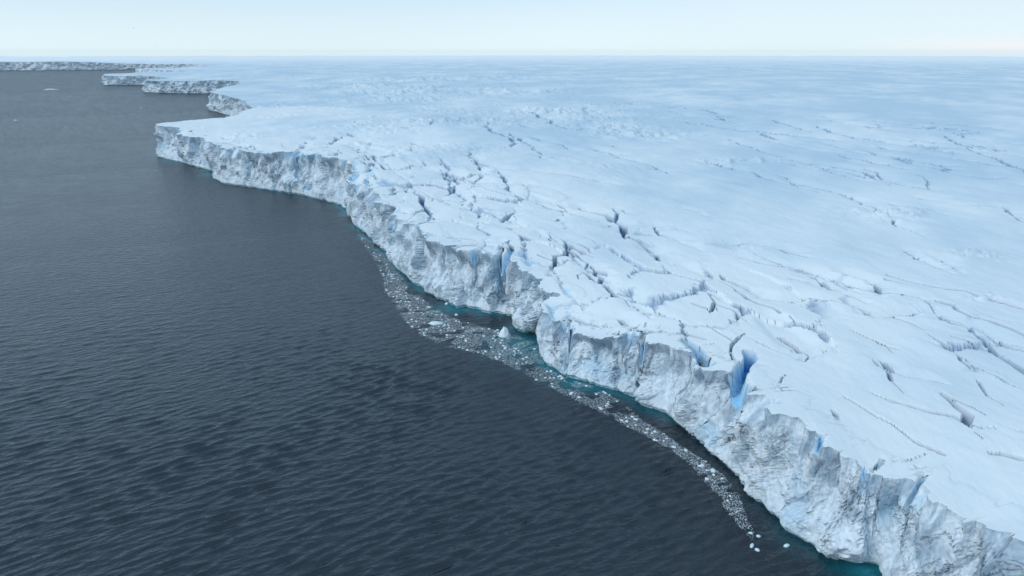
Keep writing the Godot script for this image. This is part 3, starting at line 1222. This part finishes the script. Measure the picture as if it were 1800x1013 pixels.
	# brighter pockets over ice that reaches far out under water
	for q in [[6.0, -343.0, 17.0, 0.8], [30.0, -303.0, 12.0, 0.55], [110.0, -172.0, 9.0, 0.9], [-122.0, -570.0, 9.0, 0.9], [-75.0, -470.0, 14.0, 0.5], [-40.0, -402.0, 10.0, 0.5], [-380.0, -890.0, 18.0, 0.8], [-480.0, -1003.0, 16.0, 0.9], [-235.0, -762.0, 10.0, 0.5]]:
		var p := Vector2(q[0], q[1])
		var reach: float = q[2] * 2.0
		var close := p.length()
		var w := reach / close
		for k in range(clampi(wr.bsearch(close - reach), 0, rows - 1), clampi(wr.bsearch(close + reach), 0, rows - 1) + 1):
			for j in range(clampi(wa.bsearch(azimuth(p) - w), 0, cols - 1), clampi(wa.bsearch(azimuth(p) + w), 0, cols - 1) + 1):
				var at := k * cols + j
				var d := Vector2(v[at].x, v[at].z).distance_to(p) / float(q[2])
				d *= 1.0 + 0.5 * n_mid.get_noise_2d(v[at].x, v[at].z)
				c[at] = c[at].lerp(teal, float(q[3]) * exp(-d * d))
	sea.name = "sea"
	add_child(sea, true)
	sea.set_meta("kind", "structure")
	sea.set_meta("label", "dark rippled sea with turquoise water at the foot of the ice cliff")
	var ripples := relief(61, 0.014, 4)
	ripples.width = 2048
	ripples.height = 2048
	ripples.as_normal_map = true
	ripples.bump_strength = 9.0
	# rings of water: the farther, the more of the chop is too small to model and goes into the gloss
	var bounds := [60.0, 480.0, 620.0, 800.0, 1050.0, 1400.0, 2000.0, 3200.0, 1e9]
	for q in bounds.size() - 1:
		var i0 := clampi(wr.bsearch(bounds[q]), 0, rows - 1)
		var i1 := clampi(wr.bsearch(bounds[q + 1]), 0, rows - 1)
		var idx := PackedInt32Array()
		for i in i1 - i0:
			for j in cols - 1:
				var at := i * cols + j
				idx.append(at)
				idx.append(at + cols)
				idx.append(at + 1)
				idx.append(at + 1)
				idx.append(at + cols)
				idx.append(at + cols + 1)
		var m := StandardMaterial3D.new()
		m.resource_name = "sea water"
		m.vertex_color_use_as_albedo = true
		m.roughness = 0.2 + 0.02 * q
		m.metallic_specular = 0.52
		m.normal_enabled = true
		m.normal_texture = ripples
		m.normal_scale = 1.0 + 0.08 * q
		var from := i0 * cols
		var to := (i1 + 1) * cols
		put("water_surface", mesh_of(v.slice(from, to), n.slice(from, to), c.slice(from, to), idx, uv.slice(from, to)), m, sea)


# a lump of ice: a squashed ball with noise, cut flat below
func lump_mesh(seed_: int, rings: int, segs: int, size: Vector3, bumpy: float, tip: float) -> ArrayMesh:
	var nz := noise(seed_, 0.9, 3)
	var st := SurfaceTool.new()
	st.begin(Mesh.PRIMITIVE_TRIANGLES)
	st.set_smooth_group(0 if rings > 5 else -1)
	var pts := []
	for i in rings + 1:
		var row := []
		var f := float(i) / rings
		for j in segs:
			var a := TAU * j / segs
			var up := lerpf(-0.35, PI / 2, f)
			var d := Vector3(cos(up) * cos(a), sin(up), cos(up) * sin(a))
			var k := 1.0 + bumpy * nz.get_noise_3d(d.x * 1.4 + seed_, d.y * 1.4, d.z * 1.4)
			var p := d * k
			if tip > 0.0:
				p.x += tip * maxf(0.0, p.y) * 0.25
				p.x *= lerpf(1.0, 0.35, clampf(p.y, 0.0, 1.0) * tip)
				p.z *= lerpf(1.0, 0.45, clampf(p.y, 0.0, 1.0) * tip)
			row.append(p * size)
		pts.append(row)
	for i in rings:
		for j in segs:
			var q := (j + 1) % segs
			for p: Vector3 in [pts[i][j], pts[i][q], pts[i + 1][j], pts[i + 1][j], pts[i][q], pts[i + 1][q]]:
				st.add_vertex(p)
	st.generate_normals()
	return st.commit()


func build_floating_ice() -> void:
	var white := StandardMaterial3D.new()
	white.resource_name = "white floating ice"
	white.albedo_color = Color(0.80, 0.84, 0.86).linear_to_srgb()
	white.roughness = 0.7
	var slush := StandardMaterial3D.new()
	slush.resource_name = "wet crushed ice"
	slush.albedo_color = Color(0.56, 0.62, 0.655).linear_to_srgb()
	slush.roughness = 0.5
	var wet := StandardMaterial3D.new()
	wet.resource_name = "wet ice under the waterline"
	wet.albedo_color = Color(0.22, 0.52, 0.56).linear_to_srgb()
	wet.roughness = 0.3
	# [x, z, size, seed, bumpy, tip, name, label, category]
	var list := [
		[-44.4, -374.1, Vector3(3.8, 1.0, 2.4), 3, 0.25, 0.0, "ice_floe", "flat white oval ice floe in the brash off the cleft in the cliff", "ice floe"],
		[-4.4, -356.2, Vector3(3.3, 5.0, 2.8), 9, 0.35, 0.75, "growler", "pointed white hump of ice with turquoise skirt below the leaning ice buttress", "growler"],
		[76.0, -224.8, Vector3(1.3, 0.4, 0.9), 11, 0.3, 0.0, "ice_floe", "small white floe at the shoreward edge of the narrow brash stream", "ice floe"],
		[88.0, -182.9, Vector3(0.65, 0.35, 1.1), 12, 0.3, 0.0, "ice_floe", "lone white floe drifting in the dark teal water right of the brash stream's end", "ice floe"],
		[78.5, -189.0, Vector3(0.7, 0.3, 0.5), 13, 0.35, 0.0, "ice_floe", "upper left white floe of the little cluster past the brash stream's end", "ice floe"],
		[80.5, -187.5, Vector3(0.7, 0.3, 0.6), 14, 0.35, 0.0, "ice_floe", "right-hand white floe of the little cluster past the brash stream's end", "ice floe"],
		[76.9, -182.9, Vector3(1.1, 0.35, 0.5), 15, 0.35, 0.0, "ice_floe", "longest white floe of the little cluster past the brash stream's end", "ice floe"],
		[77.9, -180.9, Vector3(0.75, 0.4, 0.65), 16, 0.3, 0.0, "ice_floe", "nearest round white floe of the little cluster past the brash stream's end", "ice floe"],
		[-1888.7, -2945.7, Vector3(27.0, 4.5, 16.0), 17, 0.3, 0.0, "iceberg_fragment", "long low pale iceberg fragment afloat before the farthest cliff on the left", "iceberg fragment"],
		[-1125.4, -1605.5, Vector3(4.5, 3.2, 3.5), 18, 0.35, 0.3, "iceberg_fragment", "tiny white iceberg fragment alone on the open sea at the left picture edge", "iceberg fragment"],
		[-1033.8, -1986.6, Vector3(4.0, 2.2, 3.5), 19, 0.3, 0.2, "iceberg_fragment", "tiny white iceberg fragment on the sea in front of the straight far headland", "iceberg fragment"],
		[-41.0, -407.5, Vector3(1.8, 0.6, 1.0), 20, 0.35, 0.0, "ice_floe", "slim white floe close under the cliff foot, left of the dark cleft", "ice floe"],
		[-33.5, -388.0, Vector3(1.1, 0.6, 0.9), 21, 0.4, 0.0, "ice_floe", "small lumpy white floe in the brash ice between the oval floe and the cliff", "ice floe"],
	]
	for q in list:
		var o := Node3D.new()
		o.name = q[6]
		o.position = Vector3(q[0], 0.05, q[1])
		o.rotation.y = float(q[3]) * 0.7 if q[2].x < 20.0 and q[3] > 9 else 0.1
		add_child(o, true)
		tag(o, q[7], q[8])
		put("ice_block", lump_mesh(q[3], 9, 22, q[2], q[4], q[5]), slush if q[1] < -1500.0 else white, o)
		var s: Vector3 = q[2]
		put("waterline_skirt", lump_mesh(q[3] + 40, 6, 22, Vector3(s.x * 1.16, 0.16, s.z * 1.2), q[4], 0.0), wet, o)
	# brash ice: a drift of small pieces along the cliff
	var dens := [0.3, 0.5, 0.8, 1, 1, 1, 1, 1, 1, 0.7, 0.8, 1, 1, 1.1, 1.3, 1.4, 1.4, 1.4, 1.4, 1.2, 0.5, 0.15]
	var water_side := PackedVector2Array(foot.slice(0, 110))
	water_side.append(Vector2(-1500, -1040))
	water_side.append(Vector2(-1500, 300))
	var clump := noise(71, 15.0, 3)
	var kinds: Array[ArrayMesh] = []
	for k in 5:
		kinds.append(lump_mesh(80 + k, 3, 7, Vector3(1.0, 0.42, 0.75), 0.55, 0.0))
	var spots := []
	var g := RandomNumberGenerator.new()
	g.seed = 9
	for i in BRASH_HALF.size() - 1:
		var p := Vector2(BRASH_MID[i * 2], BRASH_MID[i * 2 + 1])
		var q := Vector2(BRASH_MID[i * 2 + 2], BRASH_MID[i * 2 + 3])
		var len_ := p.distance_to(q)
		var side := (q - p).orthogonal().normalized()
		var n := int(len_ * (BRASH_HALF[i] + BRASH_HALF[i + 1]) * (dens[i] + dens[i + 1]) * 0.5 * 7.0)
		for k in n:
			var t := g.randf()
			var w := 0.88 * lerpf(BRASH_HALF[i], BRASH_HALF[i + 1], t)
			var off := g.randf_range(-1.0, 1.0) + g.randfn(0.0, 0.06)
			var x := p.lerp(q, t) + side * (w * off)
			if clump.get_noise_2d(x.x, x.y) < -0.34 + 0.25 * g.randf() * absf(off):
				continue
			var s := 0.068 + 0.17 * pow(g.randf(), 3.0)
			if g.randf() < 0.006:
				s = g.randf_range(0.45, 1.0)
			if not Geometry2D.is_point_in_polygon(x, water_side):
				continue
			spots.append([s * 400.0 / (x.length() + 150.0), x, s, g.randf() * TAU, g.randi() % 5])
	spots.sort_custom(func(a, b): return a[0] > b[0])
	for i in mini(300, spots.size()):
		var q = spots[i]
		var o := put("brash_ice_piece", kinds[q[4]], slush if q[2] < 0.42 else white, self)
		o.position = Vector3(q[1].x, 0.06, q[1].y)
		o.rotation.y = q[3]
		o.scale = Vector3.ONE * q[2]
		tag(o, "small white ice piece adrift in the brash band under the ice cliff", "ice piece", "brash ice pieces under the cliff")
	var rest := spots.slice(300)
	var field := Node3D.new()
	field.name = "brash_ice"
	add_child(field, true)
	field.set_meta("kind", "stuff")
	field.set_meta("label", "speckled band of crushed white brash ice floating along the cliff foot")
	field.set_meta("category", "brash ice")
	for k in 5:
		var mine := rest.filter(func(q): return q[4] == k)
		var mm := MultiMesh.new()
		mm.transform_format = MultiMesh.TRANSFORM_3D
		mm.mesh = kinds[k]
		mm.instance_count = mine.size()
		for i in mine.size():
			var q = mine[i]
			mm.set_instance_transform(i, Transform3D(Basis(Vector3.UP, q[3]).scaled(Vector3.ONE * float(q[2])), Vector3(q[1].x, 0.06, q[1].y)))
		var o := MultiMeshInstance3D.new()
		o.name = "brash_ice_pieces"
		o.multimesh = mm
		o.material_override = slush
		o.set_meta("kind", "stuff")
		field.add_child(o, true)


# a seabird: body with tail, two wings
func build_birds() -> void:
	var dark := StandardMaterial3D.new()
	dark.resource_name = "dark plumage"
	dark.albedo_color = Color(0.05, 0.05, 0.055).linear_to_srgb()
	dark.roughness = 0.8
	var pale := StandardMaterial3D.new()
	pale.resource_name = "white plumage"
	pale.albedo_color = Color(0.75, 0.76, 0.77).linear_to_srgb()
	pale.roughness = 0.8
	var body := lump_mesh_round(Vector3(0.055, 0.05, 0.19))
	var wing := wing_mesh()
	# direction from the drone, distance, turn, dark or pale, label
	var flock := [
		[Vector3(-0.692, 0.065, -1.079), 390.0, 0.6, true, "tiny dark seabird in the sky at the upper left corner"],
		[Vector3(-0.547, 0.032, -1.068), 450.0, 2.2, true, "tiny dark seabird in the sky, higher of the two above the far headlands"],
		[Vector3(-0.514, 0.008, -1.06), 420.0, 1.1, true, "tiny dark seabird in the sky, lower of the two above the far headlands"],
		[Vector3(-0.229, 0.023, -1.065), 495.0, 2.8, true, "tiny dark seabird in the sky left of the picture's middle"],
		[Vector3(0.086, 0.019, -1.064), 570.0, 0.3, true, "tiny dark seabird in the sky right of the picture's middle"],
	]
	for q in flock:
		var o := Node3D.new()
		o.name = "seabird"
		o.position = Vector3(0, EYE, 0) + q[0].normalized() * float(q[1])
		o.rotation = Vector3(0.05, q[2], 0.25)
		add_child(o, true)
		tag(o, q[4], "seabird", "seabirds over the ice")
		put("body", body, dark if q[3] else pale, o)
		for s in [1.0, -1.0]:
			var w := put("wing", wing, dark if q[3] else pale, o)
			w.rotation.z = 0.3 * s
			if s < 0.0:
				w.rotation.y = PI
				w.rotation.z = -0.3


func lump_mesh_round(size: Vector3) -> ArrayMesh:
	var st := SurfaceTool.new()
	st.begin(Mesh.PRIMITIVE_TRIANGLES)
	var prof := [[-1.25, 0.0, 0.0], [-1.2, 1.1, 0.12], [-0.8, 0.5, 0.4], [-0.3, 0.95, 0.95], [0.2, 1.0, 1.0], [0.6, 0.75, 0.8], [0.85, 0.62, 0.7], [1.05, 0.5, 0.5], [1.12, 0.2, 0.2], [1.3, 0.0, 0.0]]
	for i in prof.size() - 1:
		for j in 8:
			var q := [[i, j], [i, j + 1], [i + 1, j], [i + 1, j], [i, j + 1], [i + 1, j + 1]]
			for e in q:
				var f = prof[e[0]]
				var a: float = TAU * e[1] / 8.0
				st.add_vertex(Vector3(cos(a) * f[1], sin(a) * f[2], -f[0]) * size)
	st.generate_normals()
	return st.commit()


func wing_mesh() -> ArrayMesh:
	var st := SurfaceTool.new()
	st.begin(Mesh.PRIMITIVE_TRIANGLES)
	var lead := [[0.03, -0.09], [0.2, -0.13], [0.38, -0.09], [0.55, 0.02]]
	var trail := [[0.03, 0.07], [0.2, 0.05], [0.38, 0.05], [0.56, 0.05]]
	for i in 3:
		for t in [0.006, -0.006]:
			for p: Array in [lead[i], lead[i + 1], trail[i], trail[i], lead[i + 1], trail[i + 1]]:
				st.add_vertex(Vector3(p[0], t + 0.05 * p[0], p[1]))
	st.generate_normals()
	return st.commit()
